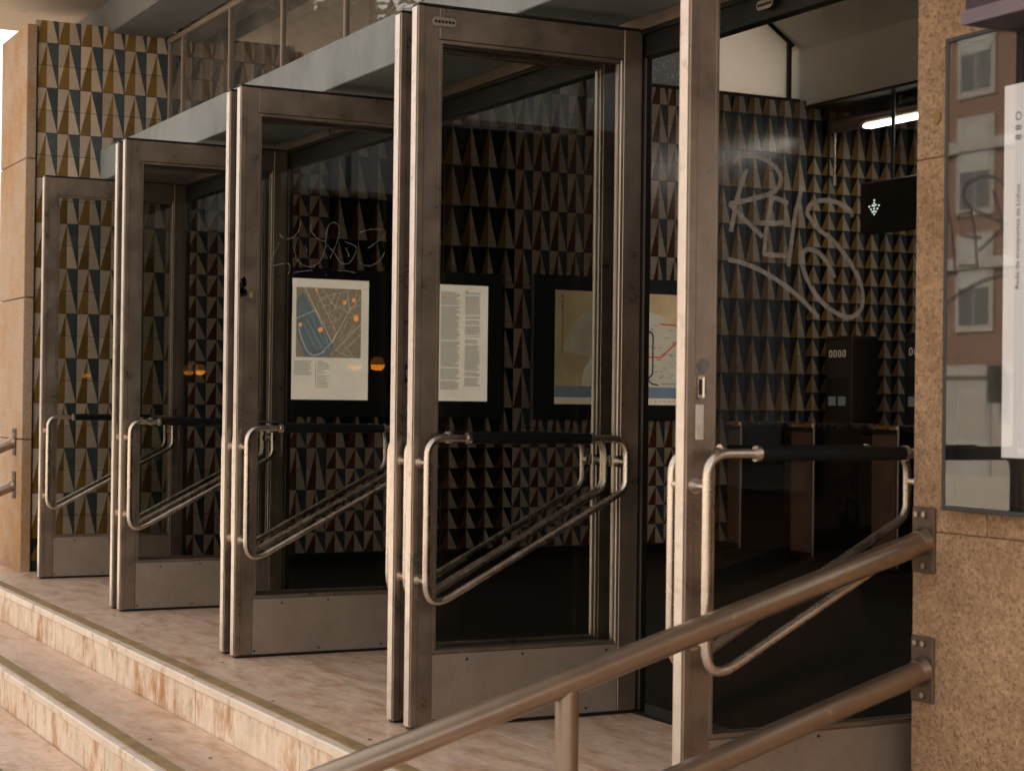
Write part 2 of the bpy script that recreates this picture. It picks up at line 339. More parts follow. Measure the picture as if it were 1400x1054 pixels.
for c in range(NC):
    for r in range(24):
        if YF+c*T < 0 and r == 23: pass
        cells.append((c, r))
def vis(cr):
    c, r = cr; y = YF+c*T; z = Z0+r*T
    s = 0
    if y < .05: s = 100-abs(y)
    elif .1 < y < .42 and .1 < z < 2.4: s = 60
    elif .84 < y < 1.5 and (z < 1.0 or 2.0 < z < 2.5): s = 55
    elif 4.2 < y < 5.2 and z > 1.0: s = 50-y*.1
    elif 3.55 < y < 3.95 and (z < .9 or z > 2.05): s = 45
    elif 1.95 < y < 3.1 and z > 2.0: s = 40-y*.5
    return s
cells.sort(key=lambda q: -vis(q))
near = set(cells[:298])
rest = bmesh.new()
for c, r in sorted(cells):
    k, pal = variant(c, r); y = c*T+YF+.0011; z = Z0+r*T
    if (c, r) in near:
        key = (k, pal)
        if key not in tile_cache:
            bm = bmesh.new(); tile_bm(bm, k, 0, 0, 0, pal=(0,1,2,3))
            me = bpy.data.meshes.new('tile'); bm.to_mesh(me); bm.free()
            for n_ in (*pal, 'grout'): me.materials.append(M[n_])
            tile_cache[key] = me
        o = link('tile', tile_cache[key], wall, (random.uniform(-.0006, .0008), y, z))
        o.rotation_euler = (0, random.uniform(-.003, .003), random.uniform(-.004, .004))
    else:
        tile_bm(rest, k, y, z, random.uniform(-.0006, .0008), pal=tuple(MK.index(n_) for n_ in pal))
        for f in rest.faces[-4:] if False else []: pass
rest.faces.ensure_lookup_table()
for f in rest.faces:
    if f.material_index == 4 and abs(f.normal.x if f.normal.length else 0) < 0: pass
# side faces use the grout slot: they are the faces that span x
for f in rest.faces:
    xs = [v.co.x for v in f.verts]
    if max(xs)-min(xs) > .005: f.material_index = 6
o = finish('tile_field', rest, MK, wall); tag(o, kind='stuff')
# rough stone end of the wall (street side)
endw = empty('stone_end_pier', (XW, YF, 0), 'tall rust stained stone pier at the far left end of the steps', 'pier')
zs = [-.19, .82, 1.70, 2.563, 3.40]
for a, b in zip(zs, zs[1:]):
    bm = bmesh.new(); bbox(bm, -.725, .028, -.058, 0.004, a+.003, b-.003, bev=.006, seg=2); finish('stone_panel', bm, 'granite_stained', endw)
box('pier_core', (-.715, -.30, 0.006, 1.2, -.6, 3.395), 'granite_stained', endw)
box('shadow_gap_strip', (.002, .010, .004, .014, 0, 3.39), 'black', endw)  # black strip painted in as the shadow gap beside the tiles

# ------------------------------------------------------------------ facade: canopy, beam, soffit slab, header
o = box('canopy', (-7.24, 7, -1.35, .12, 3.62, 3.85), 'canopy', bev=.01); tag(o, 'cream plaster canopy slab projecting over the steps', 'canopy')
o = box('canopy_beam', (-7.0, 7, -.365, .0, 3.398, 3.617), 'beam', bev=.008); tag(o, 'grey concrete beam under the canopy above the high windows', 'beam')
o = box('entrance_soffit_slab', (XW+.004, PILX+.05, -.414, .12, 2.452, 2.651), 'concrete', bev=.004); tag(o, 'pale grey painted slab over the row of doors', 'slab')
hd = empty('door_header', (0, 0, 0), 'dark header beam with bronze track running above all the doors', 'header')
box('header_beam', (XW+.004, PILX+.05, .012, .06, 2.312, 2.449), 'lintel', hd, bev=.003)
box('track', (XW+.004, PILX+.05, -.012, .010, 2.405, 2.450), 'alu', hd, bev=.002)
box('track_groove', (XW+.004, PILX+.05, -.006, .011, 2.39, 2.403), 'black', hd)
# small closer plate on the header
def closer_plate(parent, origin, ax, n=6):
    bm = bmesh.new(); L_ = .088; h = .030
    pts = []
    for i in range(9): a = math.pi/2+math.pi*i/8; pts.append((-L_/2+h/2+math.cos(a)*h/2, math.sin(a)*h/2))
    for i in range(9): a = -math.pi/2+math.pi*i/8; pts.append((L_/2-h/2+math.cos(a)*h/2, math.sin(a)*h/2))
    def P(a, z, d): return (origin[0]+(d if ax == 'y' else a), origin[1]+(a if ax == 'y' else -d), origin[2]+z)
    top = [bm.verts.new(P(a, z, .004)) for a, z in pts]; bot = [bm.verts.new(P(a, z, 0)) for a, z in pts]
    bm.faces.new(top)
    for i in range(len(pts)): bm.faces.new((bot[i], bot[(i+1) % len(pts)], top[(i+1) % len(pts)], top[i]))
    o = finish('cover_plate', bm, 'bead', parent)
    bm = bmesh.new()
    for i in range(n):
        a = -L_/2+.012+(L_-.024)*i/(n-1); p = P(a, 0, .003); q = P(a, 0, .0055); cyl(bm, p, q, .0052, 8)
    finish('screw_hole', bm, 'black', o)
    return o
closer_plate(hd, (.807, -.013, 2.352), 'x')

o = empty('sun_block_storeys', (0, .3, 4.76), 'unseen plain storeys added above the canopy to keep sun off the steps', 'building')  # unseen mass added to block the sun from the steps
box('wall', (XW-.3, 9, 0, 9, 0, 5), 'trim', o)
# hinge posts
posts = [(-3*B-.02, 'dark bronze hinge post beside the tiled wall'), (-2*B, 'dark hinge post between the two farthest door leaves pairs'), (-B, 'dark hinge post behind the pair of door leaves with the neighbourhood map'), (0, 'dark hinge post behind the largest, nearest pair of door leaves')]
for x, lab in posts:
    x0, x1 = (x-.13, x+.065) if x < -5 else (x-G-.005, x+.065)
    bm = bmesh.new(); bbox(bm, x0, x1, .002, .03, .011, 2.31, bev=.004); o = finish('hinge_post', bm, 'jamb'); tag(o, lab, 'door post', 'posts between the doors')
bm = bmesh.new(); bbox(bm, B-G-.01, PILX-.002, .002, .10, .011, 2.31, bev=.004); o = finish('hinge_post', bm, 'alu'); tag(o, 'bronze hinge post between the REIS graffiti door and the rough stone pillar', 'door post', 'posts between the doors')

# clerestory above the slab
cl = empty('clerestory_window', (0, .03, 2.651), 'long high strip window of narrow panes above the grey slab', 'window')
mull = [XW+.02, -5.55, -4.62, -3.73, -2.82, -1.9, -1.0, -.1, .8, 1.7, 2.6, 3.5]
for i, x in enumerate(mull):
    box('mullion', (x-.012, x+.012, -.018, .02, .03, .735), 'frame', cl, bev=.003)
for a, b in zip(mull, mull[1:]):
    box('pane', (a+.012, b-.012, -.004, .002, .032, .70), 'glass_cl', cl)
box('top_rail', (XW+.002, 3.6, -.020, .021, .712, .744), 'frame', cl, bev=.003)
box('bottom_rail', (XW+.002, 3.6, -.034, .019, .001, .030), 'frame', cl, bev=.003)

# hall shell
def struct(n, b, m_): return tag(box(n, b, m_), kind='structure')
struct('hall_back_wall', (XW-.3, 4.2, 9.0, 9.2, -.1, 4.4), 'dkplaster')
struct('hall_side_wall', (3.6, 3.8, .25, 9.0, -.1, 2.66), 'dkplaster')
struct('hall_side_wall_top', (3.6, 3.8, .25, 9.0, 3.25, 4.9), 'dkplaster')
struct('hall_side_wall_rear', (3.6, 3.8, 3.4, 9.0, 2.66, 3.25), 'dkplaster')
hw = empty('guessed_side_window', (3.7, 0, 2.66), 'unseen high band window on the right side of the hall, guessed from a pale streak in door glass', 'window')  # unseen window, guessed to give the bright band reflected in the leaves
for k in range(4):
    y_ = .27+k*.785; box('pane', (-.004, .004, y_+.02, y_+.765, .012, .578), 'glass_cl', hw); box('mullion', (-.02, .02, y_-.018, y_+.018, .002, .588), 'black', hw)
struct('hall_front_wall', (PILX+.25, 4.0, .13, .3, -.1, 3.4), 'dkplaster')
# bulkhead: white face along X at Y=5.1, bottom 3.40
struct('bulkhead', (XW-.3, 3.6, 5.06, 8.99, 3.40, 3.84), 'plaster')
struct('rear_ceiling', (XW+.01, 3.6, 5.062, 8.98, 3.378, 3.399), 'dkplaster')
bm = bmesh.new()   # sloping ceiling rising to the front, then flat to the street side
prof = [(5.10, 3.815), (3.9, 4.62), (.12, 4.62)]
v = [[bm.verts.new((x, y, z)) for y, z in prof] for x in (XW-.32, 3.6)]
v2 = [[bm.verts.new((x, y, z+.1)) for y, z in prof] for x in (XW-.32, 3.6)]
for i in range(2):
    bm.faces.new((v[0][i], v[0][i+1], v[1][i+1], v[1][i])); bm.faces.new((v2[0][i], v2[1][i], v2[1][i+1], v2[0][i+1]))
    for s in (0, 1): bm.faces.new((v[s][i], v[s][i+1], v2[s][i+1], v2[s][i]))
o = finish('hall_ceiling', bm, 'plaster'); tag(o, kind='structure')
# side window above the tiled wall
sw = empty('side_window', (XW-.1, 0, 3.42), 'side window band above the tiles with bent dark frame under the sloping ceiling', 'window')
ys = [.12, 1.45, 2.85, 4.262, 4.955]
def ztop(y): return (4.62 if y < 3.9 else 4.62-(y-3.9)*(.778/1.16))-3.42
for i, y in enumerate(ys):
    box('mullion', (-.03, .035, y-.014, y+.014, .0, ztop(y)-.03), 'black', sw)
box('sill', (-.06, .112, .12, 5.0, -.001, .022), 'black', sw, bev=.003)
bm = bmesh.new(); tube(bm, [(0, 5.0, ztop(5.0)-.012), (0, 3.9, ztop(3.9)-.012), (0, .12, ztop(1)-.012)], .026, 4); finish('head_frame', bm, 'black', sw)
for i, (a, b) in enumerate(zip(ys, ys[1:])):
    bm = bmesh.new(); seg = [a+.014, b-.014] if not a < 3.9 < b else [a+.014, 3.9, b-.014]
    pts = [(0, seg[0], .02)]+[(0, seg[-1], .02)]+[(0, yy, ztop(yy)-.03) for yy in reversed(seg)]
    poly(bm, pts); g = bmesh.ops.extrude_face_region(bm, geom=list(bm.faces)); bmesh.ops.translate(bm, vec=(.006, 0, 0), verts=[e for e in g['geom'] if isinstance(e, bmesh.types.BMVert)])
    finish('pane', bm, 'frosted' if i == 3 else 'rain_glass' if i == 2 else 'glass_cl', sw)
struct('hall_front_upper_wall', (XW-.3, 9, .125, .24, 3.40, 4.75), 'plaster')

rg = random.Random(21)
for i in range(26):
    lv = rg.choice([0, 0, 1, 1, 2]); z, ye, yb = levels[lv]; y = rg.uniform(ye+.1, ye+.33); x = rg.uniform(-5, .3); s_ = rg.uniform(.003, .009)
    bm = bmesh.new(); poly(bm, [(x+math.cos(a)*s_*rg.uniform(.6,1.4), y+math.sin(a)*s_*rg.uniform(.6,1.2), z+.0012) for a in [k*math.pi/4 for k in range(8)]])
    finish('gum_spot', bm, 'strip' if i % 2 else 'grout', root)

# ------------------------------------------------------------------ door leaves
def rail_box(bm, *b, bev=.002): bbox(bm, *b, bev=bev)
def make_leaf(label):
    """hinge edge at local y=0, free edge at y=-LW; thickness x 0..TH, near face +x"""
    rt_ = empty('glass_door', (0, 0, 0), label, 'door', 'open glass doors of the entrance')
    z0, z1 = .012, H
    SW = .074
    for ya, yb in ((-LW, -LW+SW), (-SW, 0)):
        bm = bmesh.new(); bbox(bm, 0, TH, ya, yb, z0, z1-.0, bev=.002)
        s = finish('stile', bm, 'alu', rt_)
        if ya < -.5:
            # protruding edge moulding of the free stile, tipped with a strip painted bright for street light
            bm = bmesh.new(); bbox(bm, -.003, TH+.003, ya-.005, ya+.020, z0-.002, z1+.001, bev=.0025, seg=2); finish('edge_moulding', bm, 'alu', s)
            bm = bmesh.new(); bbox(bm, .004, TH-.004, ya-.0085, ya-.0055, z0, z1-.002, bev=.001); finish('lit_edge_strip', bm, 'alu_edge', s)
    bm = bmesh.new(); bbox(bm, .001, TH-.001, -LW+SW+.001, -SW-.001, z1-.105, z1, bev=.002); finish('top_rail', bm, 'alu', rt_)
    box('top_cap', (-.003, TH+.003, -LW-.004, 0, z1+.001, z1+.009), 'black', rt_)
    bm = bmesh.new(); bbox(bm, .003, TH-.003, -LW+SW+.0015, -SW-.0015, z0, .246, bev=.0015); k = finish('kick_panel', bm, 'alu_kick', rt_)
    bm = bmesh.new()
    for y, z in ((-.78, .028), (-.66, .225), (-.49, .028), (-.45, .232), (-.2, .03), (-.12, .228)):
        for x in (TH-.004, .004): cyl(bm, (x-.003, y, z), (x+.003, y, z), .0045, 8)
    finish('screw', bm, 'black', k)
    box('bottom_track', (.002, TH-.002, -LW+.002, -.002, .002, z0-.001), 'black', rt_)
    # glazing: bead frame on both faces, pane between
    ga, gb, gc, gd = -LW+SW, -SW, .248, z1-.107
    for nm, xs, mt, t_ in (('glazing_bead', (TH-.014, TH-.002), 'alu', .012), ('glazing_bead', (.002, .014), 'alu', .012)):
        bm = bmesh.new()
        bbox(bm, *xs, ga+.001, ga+t_, gc, gd, bev=.0015); bbox(bm, *xs, gb-t_, gb-.001, gc, gd, bev=.0015, mi=1)  # hinge-side bead in brighter metal, street light put into its colour
        bbox(bm, *xs, ga+t_, gb-t_, gc, gc+t_, bev=.0015); bbox(bm, *xs, ga+t_, gb-t_, gd-t_, gd, bev=.0015)
        finish(nm, bm, [mt, 'bead'], rt_)
    bm = bmesh.new()
    for (xs) in ((TH-.021, TH-.0145),):
        bbox(bm, *xs, ga+t_+.002, ga+t_+.007, gc+.014, gd-.014); bbox(bm, *xs, gb-t_-.007, gb-t_-.002, gc+.014, gd-.014)
    finish('lit_bead_strip', bm, 'bead', rt_)  # bright strips standing in for street light on the bead sides
    box('glass_pane', (.0195, .0235, ga+.002, gb-.002, gc+.003, gd-.003), 'glass', rt_)
    for sgn, fx in ((1, TH), (-1, 0)):
        X = fx+sgn*.058
        path = fillet([(X, -.455, .966), (X, -LW+.022, .966), (X, -LW+.022, .395), (X, -.083, .79), (X, -.083, .966)], .062, 7, closed=True)
        bm = bmesh.new(); tube(bm, path, .0125, 12, closed=True); h = finish('handle', bm, 'steel', rt_, smooth=True)
        bm = bmesh.new(); cyl(bm, (X, -.690, .966), (X, -.228, .966), .0185, 16); finish('grip', bm, 'grip', h, smooth=True)
        bm = bmesh.new()
        for yy in (-.694, -.224): cyl(bm, (X, yy-.006, .966), (X, yy+.006, .966), .020, 16)
        finish('grip_collar', bm, 'steel', h, smooth=True)
        for yy, zz in ((-LW+.022, .885), (-LW+.022, .495), (-.083, .885)):
            bm = bmesh.new(); cyl(bm, (fx+sgn*.0005, yy, zz), (fx+sgn*.006, yy, zz), .021, 16); cyl(bm, (fx+sgn*.005, yy, zz), (X, yy, zz), .0095, 12); cyl(bm, (fx+sgn*.006, yy, zz), (fx+sgn*.018, yy, zz), .014, 14)
            finish('standoff', bm, 'steel', h, smooth=True)
    return rt_
L0 = 'farthest glass door leaf, standing open next to the outdoor triangle tiles'
proto = make_leaf(L0)
leaf_spec = [
 (-3*B, L0),
 (-2*B-G, 'back leaf of the second door pair from the left, mostly hidden by the leaf before it'),
 (-2*B, 'front leaf of the second door pair from the left, amber reflections in its glass'),
 (-B-G, 'back leaf of the middle door pair, edge showing left of the chipped stile'),
 (-B, 'open glass door leaf with thin scrawled white graffiti and a chipped bronze stile'),
 (-G, 'back leaf of the nearest door pair, black keyhole plate on its narrow stile'),
 (0, 'tallest looking open glass door leaf, oval hole plate on its top rail'),
 (B-G, 'glass door leaf with large grey graffiti letters REIS beside the stone pillar')]
leaves = []
ang = [0, .0, .0, .004, 0, .003, 0, 0]
for i, (x, lab) in enumerate(leaf_spec):
    o = proto if i == 0 else copy_tree(proto)
    o.location = (x, 0, 0); o['label'] = lab; o.rotation_euler.z = ang[i]; leaves.append(o)
M['glass_side'] = glass('low_reflection_door_glass', (.81,.815,.80), refl=.3, dirt=.0008)  # copy of the door glass, reflection turned down to cut the poster's haze
closer_plate(leaves[6], (TH, -.775, 2.352), 'y')
# locks and damage
bm = bmesh.new(); bbox(bm, TH+.0005, TH+.0035, -.842, -.822, 1.15, 1.212, bev=.001); lk = finish('lock_plate', bm, 'black', leaves[5])
bm = bmesh.new(); cyl(bm, (TH+.003, -.832, 1.188), (TH+.008, -.832, 1.188), .0065, 12); bbox(bm, TH+.003, TH+.006, -.836, -.828, 1.165, 1.185); finish('key_cylinder', bm, 'bead', lk)
bm = bmesh.new(); bbox(bm, TH+.0005, TH+.003, -.842, -.818, 1.10, 1.165, bev=.010, seg=3); lk = finish('lock_plate', bm, 'steel', leaves[7])
bm = bmesh.new(); bbox(bm, TH+.002, TH+.0045, -.835, -.825, 1.112, 1.152, bev=.001); finish('key_slot', bm, 'black', lk)
bm = bmesh.new(); cyl(bm, (TH+.0003, -.822, 1.185), (TH+.0025, -.822, 1.185), .018, 14); finish('chipped_rosette', bm, 'scratch', leaves[7])
bm = bmesh.new(); bbox(bm, TH+.0003, TH+.0016, -.842, -.818, 1.0, 1.088, bev=.0007); finish('worn_patch', bm, 'alu_edge', leaves[7])
rng = random.Random(5)
bm = bmesh.new()
for k in range(11):
    y = -.862+rng.random()*.02; z = 1.50+rng.random()*.09; s = .004+rng.random()*.007
    pts = [(TH+.0052, y+math.cos(a)*s*(.6+rng.random()*.7), z+math.sin(a)*s*1.8*(.6+rng.random()*.7)) for a in [i*math.pi/4 for i in range(8)]]
    poly(bm, pts)
finish('chipped_lock_hole', bm, 'black', leaves[4])
bm = bmesh.new(); bbox(bm, TH+.0005, TH+.002, -.822, -.808, 1.515, 1.54); finish('rusty_patch', bm, 'strip', leaves[4])
pn = [c for c in leaves[7].children if c.name.startswith('glass_pane')][0]; pn.data = pn.data.copy(); pn.data.materials[0] = M['glass_side']
# graffiti on the near faces of the panes
GR = [[(0,-.694,2.075),(0,-.66,2.108),(0,-.63,2.1),(0,-.6,2.06),(0,-.59,2.0)]]
def on_x(X, px, py):
    d = fw + rt*((px-700)/F) - up*((py-527)/F); c = Vector((5.5204, -3.3232, 1.0892)); return c+d*((X-c.x)/d.x)
def scrawl(leaf, strokes, wid, m_, name, jit):
    X = leaf.location.x+.0245; bm = bmesh.new()
    for si, st in enumerate(strokes):
        ribbon(bm, [Vector((.0245+.0004*si, p.y, p.z)) for p in (on_x(X, *q) for q in st)], wid, jit=jit)
    return finish(name, bm, m_, leaf)
Z5 = lambda L_: [(860+a/3.5, b/3.5) for a, b in L_]
Z6 = lambda L_: [(860+a/3.5, 280+b/3.5) for a, b in L_]
reis = [Z5([(500,780),(530,755),(580,745),(640,760),(700,800),(725,850),(715,895),(680,925),(620,945),(550,962),(480,975)]),
 Z5([(565,810),(535,890),(510,980),(488,1110)]), Z5([(478,975),(520,1020),(640,1135)]),
 Z5([(690,940),(668,1010),(655,1110),(645,1220)]), Z5([(675,945),(715,955),(760,975)]), Z6([(625,88),(680,90),(740,85)]), Z6([(640,235),(700,242),(748,245)]),
 Z5([(825,885),(812,950)])+Z6([(790,60),(775,180),(760,295)]),
 Z5([(1065,1040),(1050,1005),(985,968),(910,962),(862,985),(850,1020)])+Z6([(860,60),(900,115),(975,175),(1050,270),(1105,385),(1115,470),(1085,525),(1030,537),(940,485),(870,400),(828,300),(825,245),(850,215),(900,228),(950,285),(980,350)]),
 Z6([(470,262),(540,280),(620,312),(720,372),(820,452),(903,540)])]
scrawl(leaves[7], reis, .0125, 'graffiti', 'graffiti', .12)
ZS = lambda L_: [(280+a/4.118, 300+b/4.118) for a, b in L_]
sc = [[(420,80),(440,105),(480,110),(520,80),(535,40),(538,10)], [(515,125),(505,180),(530,240),(590,268),(645,240),(672,180),(680,130),(640,112),(602,70),(598,20)],
 [(680,125),(690,50),(720,18),(755,40),(750,110),(705,220)], [(690,145),(735,200),(765,245),(815,243),(852,180),(845,150),(785,125)], [(860,200),(875,245),(925,262),(980,235),(1012,185)],
 [(920,162),(965,130),(1018,82),(990,58),(930,58),(870,75)], [(500,300),(555,292),(605,288)], [(750,288),(800,292),(848,303)], [(355,268),(470,250),(470,310)], [(358,262),(385,200),(420,120)], [(790,160),(805,190),(810,215)], [(560,150),(570,170),(572,190)]]
scrawl(leaves[4], [ZS(s) for s in sc], .0042, 'scratch', 'graffiti', .25)

# ------------------------------------------------------------------ poster boards on the tiled wall
def board(y0, y1, z0, z1, py0, py1, pz0, pz1, label, paper):
    e = empty('poster_board', (XW+.002, 0, 0), label, 'poster', 'backlit poster boards on the tiled wall')
    bm = bmesh.new(); bbox(bm, 0, .020, y0, y1, z0, z1, bev=.004); finish('board', bm, 'board', e)
    box('poster_sheet', (.0205, .0225, py0, py1, pz0, pz1), paper, e)
    bm = bmesh.new(); cyl(bm, (.02, (py0+py1)/2-.03, pz1+.03), (.026, (py0+py1)/2-.03, pz1+.03), .006, 8); finish('lock_stud', bm, 'steel', e)
    return e
def rect(bm, x, y0, y1, z0, z1, mi=0): poly(bm, [(x, y0, z0), (x, y1, z0), (x, y1, z1), (x, y0, z1)], mi)
PX = .0232
b1 = board(.775, 1.575, .975, 1.965, .86, 1.425, 1.088, 1.894, 'black board with a neighbourhood street map poster, leftmost of the three', 'lit_paper')
my0, my1, mz0, mz1 = .905, 1.37, 1.37, 1.835
bm = bmesh.new(); rect(bm, PX, my0, my1, mz0, mz1); finish('map_ground', bm, 'map_ground', b1)
rng = random.Random(3); bm = bmesh.new()
def U(a, b): return (my0+(my1-my0)*a, mz0+(mz1-mz0)*b)
def line(bm, x, a, b, wd, mi=0):
    a = Vector((x, *a)); b = Vector((x, *b)); ribbon(bm, [a, b], wd, smooth=False, mi=mi)
# park
bm = bmesh.new(); poly(bm, [(PX+.0006, *U(*p)) for p in [(0,.62),(.16,.84),(.26,.66),(.42,.48),(.48,.3),(.58,.18),(.5,.04),(.36,0),(.14,0),(.02,.28)]]); poly(bm, [(PX+.0006, *U(*p)) for p in [(0,.62),(0,.8),(.1,.93),(.16,.84)]]); finish('map_park', bm, 'map_park', b1)
bm = bmesh.new(); x = PX+.0012
ribbon(bm, [(x, *U(*p)) for p in [(.04,.42),(.08,.28),(.18,.08),(.3,.03),(.44,.09)]], .009)
for a, b, wd in [((.12,1),(.55,.22),.008), ((.28,1),(.62,.36),.005), ((.55,.22),(.85,.75),.006), ((.0,.55),(.3,.68),.006), ((.3,.68),(.52,.12),.004), ((.62,.36),(.55,.22),.006), ((.55,.22),(.4,.08),.006), ((.78,.96),(.82,.68),.007), ((.82,.68),(1,.9),.005),
   ((.6,.1),(1,.5),.006), ((.62,.1),(.85,0),.004), ((.4,.98),(.62,.7),.004), ((.5,.8),(.9,.62),.004), ((.35,.85),(.8,.98),.0035), ((.45,.62),(.75,.78),.0035), ((.5,.5),(.68,.58),.003), ((.9,.5),(.72,.2),.0035), ((1,.35),(.8,.15),.0035), ((.9,0),(.7,.22),.0035), ((.58,.9),(.5,.74),.003), ((.68,.95),(.58,.68),.003), ((.78,.86),(.64,.52),.003), ((.33,.8),(.47,.86),.003), ((.37,.72),(.52,.77),.003), ((.6,.98),(.56,.84),.003), ((.7,.82),(.8,.86),.003), ((.5,.66),(.62,.5),.003), ((.6,.6),(.56,.34),.003), ((.8,.55),(.66,.3),.003), ((.86,.6),(1,.66),.004), ((.84,.72),(1,.78),.003), ((.65,.24),(.9,.42),.003), ((.7,.05),(.92,.3),.003), ((.9,.7),(.92,.95),.004), ((.16,.54),(.4,.14),.003), ((.22,.6),(.44,.2),.002), ((.1,.5),(.32,.1),.002)]:
    line(bm, x, U(*a), U(*b), wd)
tag(finish('map_street', bm, 'map_street', b1), kind='stuff')
bm = bmesh.new()
for (a, b), s in (((.74,.8),.016), ((.92,.58),.021), ((.37,.4),.018), ((.88,.84),.013), ((.06,.46),.014), ((.3,.97),.009)):
    bm = bmesh.new(); c = U(a, b); poly(bm, [(PX+.0018, c[0]+math.cos(k)*s*rng.uniform(.7,1.1), c[1]+math.sin(k)*s*1.1*rng.uniform(.7,1.1)) for k in [i*math.pi/4 for i in range(8)]]); finish('map_marker', bm, 'map_orange', b1)
def text_rows(bm, y0, y1, z1, z0, pitch, h, x=PX, ragged=.4, gap=.12, rng=rng):
    z = z1
    while z > z0:
        if rng.random() > gap: rect(bm, x, y0, y1-(y1-y0)*rng.random()**2*ragged, z-h, z)
        z -= pitch
bm = bmesh.new(); text_rows(bm, .895, 1.03, 1.345, 1.25, .0125, .005); text_rows(bm, 1.045, 1.05, 1.33, 1.17, .004, .0035, gap=0, ragged=0); text_rows(bm, 1.06, 1.15, 1.345, 1.165, .0095, .0035, ragged=.8); rect(bm, PX, .874, .878, 1.66, 1.84); tag(finish('map_legend', bm, 'grey_ink', b1), kind='stuff')
b2 = board(1.66, 2.445, .975, 1.985, 1.765, 2.328, 1.09, 1.895, 'black board with a poster of dense printed text columns, middle of three', 'lit_paper')
bm = bmesh.new(); c = [(1.80, 1.935), (1.965, 2.115), (2.15, 2.27)]
for i, (a, b) in enumerate(c): text_rows(bm, a, b, 1.845, 1.15+.02*i, .0078, .0042, ragged=.25, gap=.08)
tag(finish('text_column', bm, 'grey_ink', b2), kind='stuff')
bm = bmesh.new(); rect(bm, PX, 2.155, 2.17, 1.845, 1.86); rect(bm, PX, 2.155, 2.17, 1.80, 1.812); rect(bm, PX, 1.965, 2.0, 1.80, 1.81); tag(finish('yellow_bullet', bm, 'yellow_line', b2), kind='stuff')
b3 = board(2.69, 4.06, .965, 2.0, 2.865, 3.98, 1.078, 1.892, 'wide black board with a metro line diagram poster, rightmost of the three', 'metro_paper')
V3 = lambda a, b: (2.865+1.115*a, 1.078+.814*b)
def pg(bm, x, L_, mi=0): poly(bm, [(x, *V3(*p)) for p in L_], mi)
bm = bmesh.new(); pg(bm, PX, [(0,0),(1,0),(1,.06),(0,.06)]); finish('cream_band', bm, 'metro_cream', b3)
bm = bmesh.new(); pg(bm, PX, [(0,.06),(1,.06),(1,.16),(0,.16)]); finish('water_band', bm, 'metro_water', b3)
bm = bmesh.new(); pg(bm, PX, [(.2,.16),(.21,.3),(.27,.42),(.4,.62),(.55,.8),(.7,.84),(.82,.8),(.93,.68),(1,.55),(1,.16)]); finish('city_shape', bm, 'metro_land', b3)
bm = bmesh.new(); pg(bm, PX, [(.05,.48),(.1,.62),(.15,.74),(.24,.82),(.34,.86),(.34,.56),(.27,.42),(.24,.41)]); finish('grey_shape', bm, 'metro_shade', b3)
def route(L_, wd, m_, nm):
    bm = bmesh.new(); ribbon(bm, fillet([(PX+.0008, *V3(*p)) for p in L_], .03, 5), wd, smooth=False); finish(nm, bm, m_, b3)
route([(.62,.16+.02),(.66,.16+.02),(.735,.28),(.735,.64),(.70,.66),(.55,.66)], .013, 'blue_line', 'blue_route')
route([(.78,.18),(.73,.19),(.6,.34),(.52,.43)], .011, 'blue_line', 'dark_route')
route([(.45,.43),(.80,.43),(.945,.60),(.945,.69),(.905,.725),(.8,.73)], .013, 'red_line', 'red_route')
route([(.662,.98),(.662,.44)], .030, 'yellow_line', 'yellow_route')
route([(.80,.19),(.92,.19),(.955,.23),(.955,.55)], .008, 'grey_line', 'grey_route')
bm = bmesh.new()
for k in range(46):
    a = rng.uniform(.64, .93); b = .2+rng.random()*.6; p = V3(a, b); rect(bm, PX+.0009, p[0], p[0]+rng.uniform(.02,.05), p[1], p[1]+.004)
for k in range(14): p = V3(.05, .86-k*.031); rect(bm, PX+.0009, p[0], p[0]+.010, p[1], p[1]+.016)
for k in range(3): p = V3(.045, .95-k*.045); rect(bm, PX+.0009, p[0], p[0]+.016, p[1]-.012, p[1]+.008)
for k in range(7): p = V3(.68+k*.035, .03); rect(bm, PX+.0009, p[0], p[0]+.02, p[1], p[1]+.004)
tag(finish('station_name', bm, 'dark_ink', b3), kind='stuff')
box('poster_hanger_bar', (XW+.01, XW+.018, 2.446, 2.688, 1.925, 1.933), 'steel'); tag(bpy.data.objects['poster_hanger_bar'], 'thin steel bar between the middle and right poster boards', 'bar')

# ------------------------------------------------------------------ hall equipment
gates = [(-5.93, -5.655), (-5.045, -4.762), (-4.14, -3.85)]
gl = ['dark ticket gate cabinet standing against the tiled wall', 'middle dark ticket gate cabinet with an orange marker on top', 'dark ticket gate cabinet with orange marker nearest the stone pillar']
for (xa, xb), lab in zip(gates, gl):
    if xa < XW: xa = XW+.02
    e = empty('ticket_gate', ((xa+xb)/2, 4.35, 0), lab, 'ticket gate', 'ticket gates in the hall'); w2 = (xb-xa)/2
    box('cabinet', (-w2, w2, .01, .8, .0, .93), 'jamb', e, bev=.012, seg=2)
    box('front_panel', (-w2+.02, w2-.03, -.004, .008, .06, .90), 'gate_front', e, bev=.003)
    box('edge_trim', (w2-.012, w2+.004, -.006, .010, .03, .965), 'bead', e, bev=.002)
    box('top_rim', (-w2, w2-.013, -.008, .6, .932, .962), 'steel', e, bev=.004)
    bm = bmesh.new(); tube(bm, [(-.05, -.012, .948), (.05, -.012, .948)], .013, 6); finish('orange_marker', bm, 'orange_lamp', e)
    for bx in (w2-.07, w2-.10):
        bm = bmesh.new(); cyl(bm, (bx, -.006, .10), (bx, -.012, .10), .01, 8); finish('bolt', bm, 'bead', e)
    box('flap', (w2+.005, w2+.30, .38, .40, .25, .88), 'black', e, bev=.01)
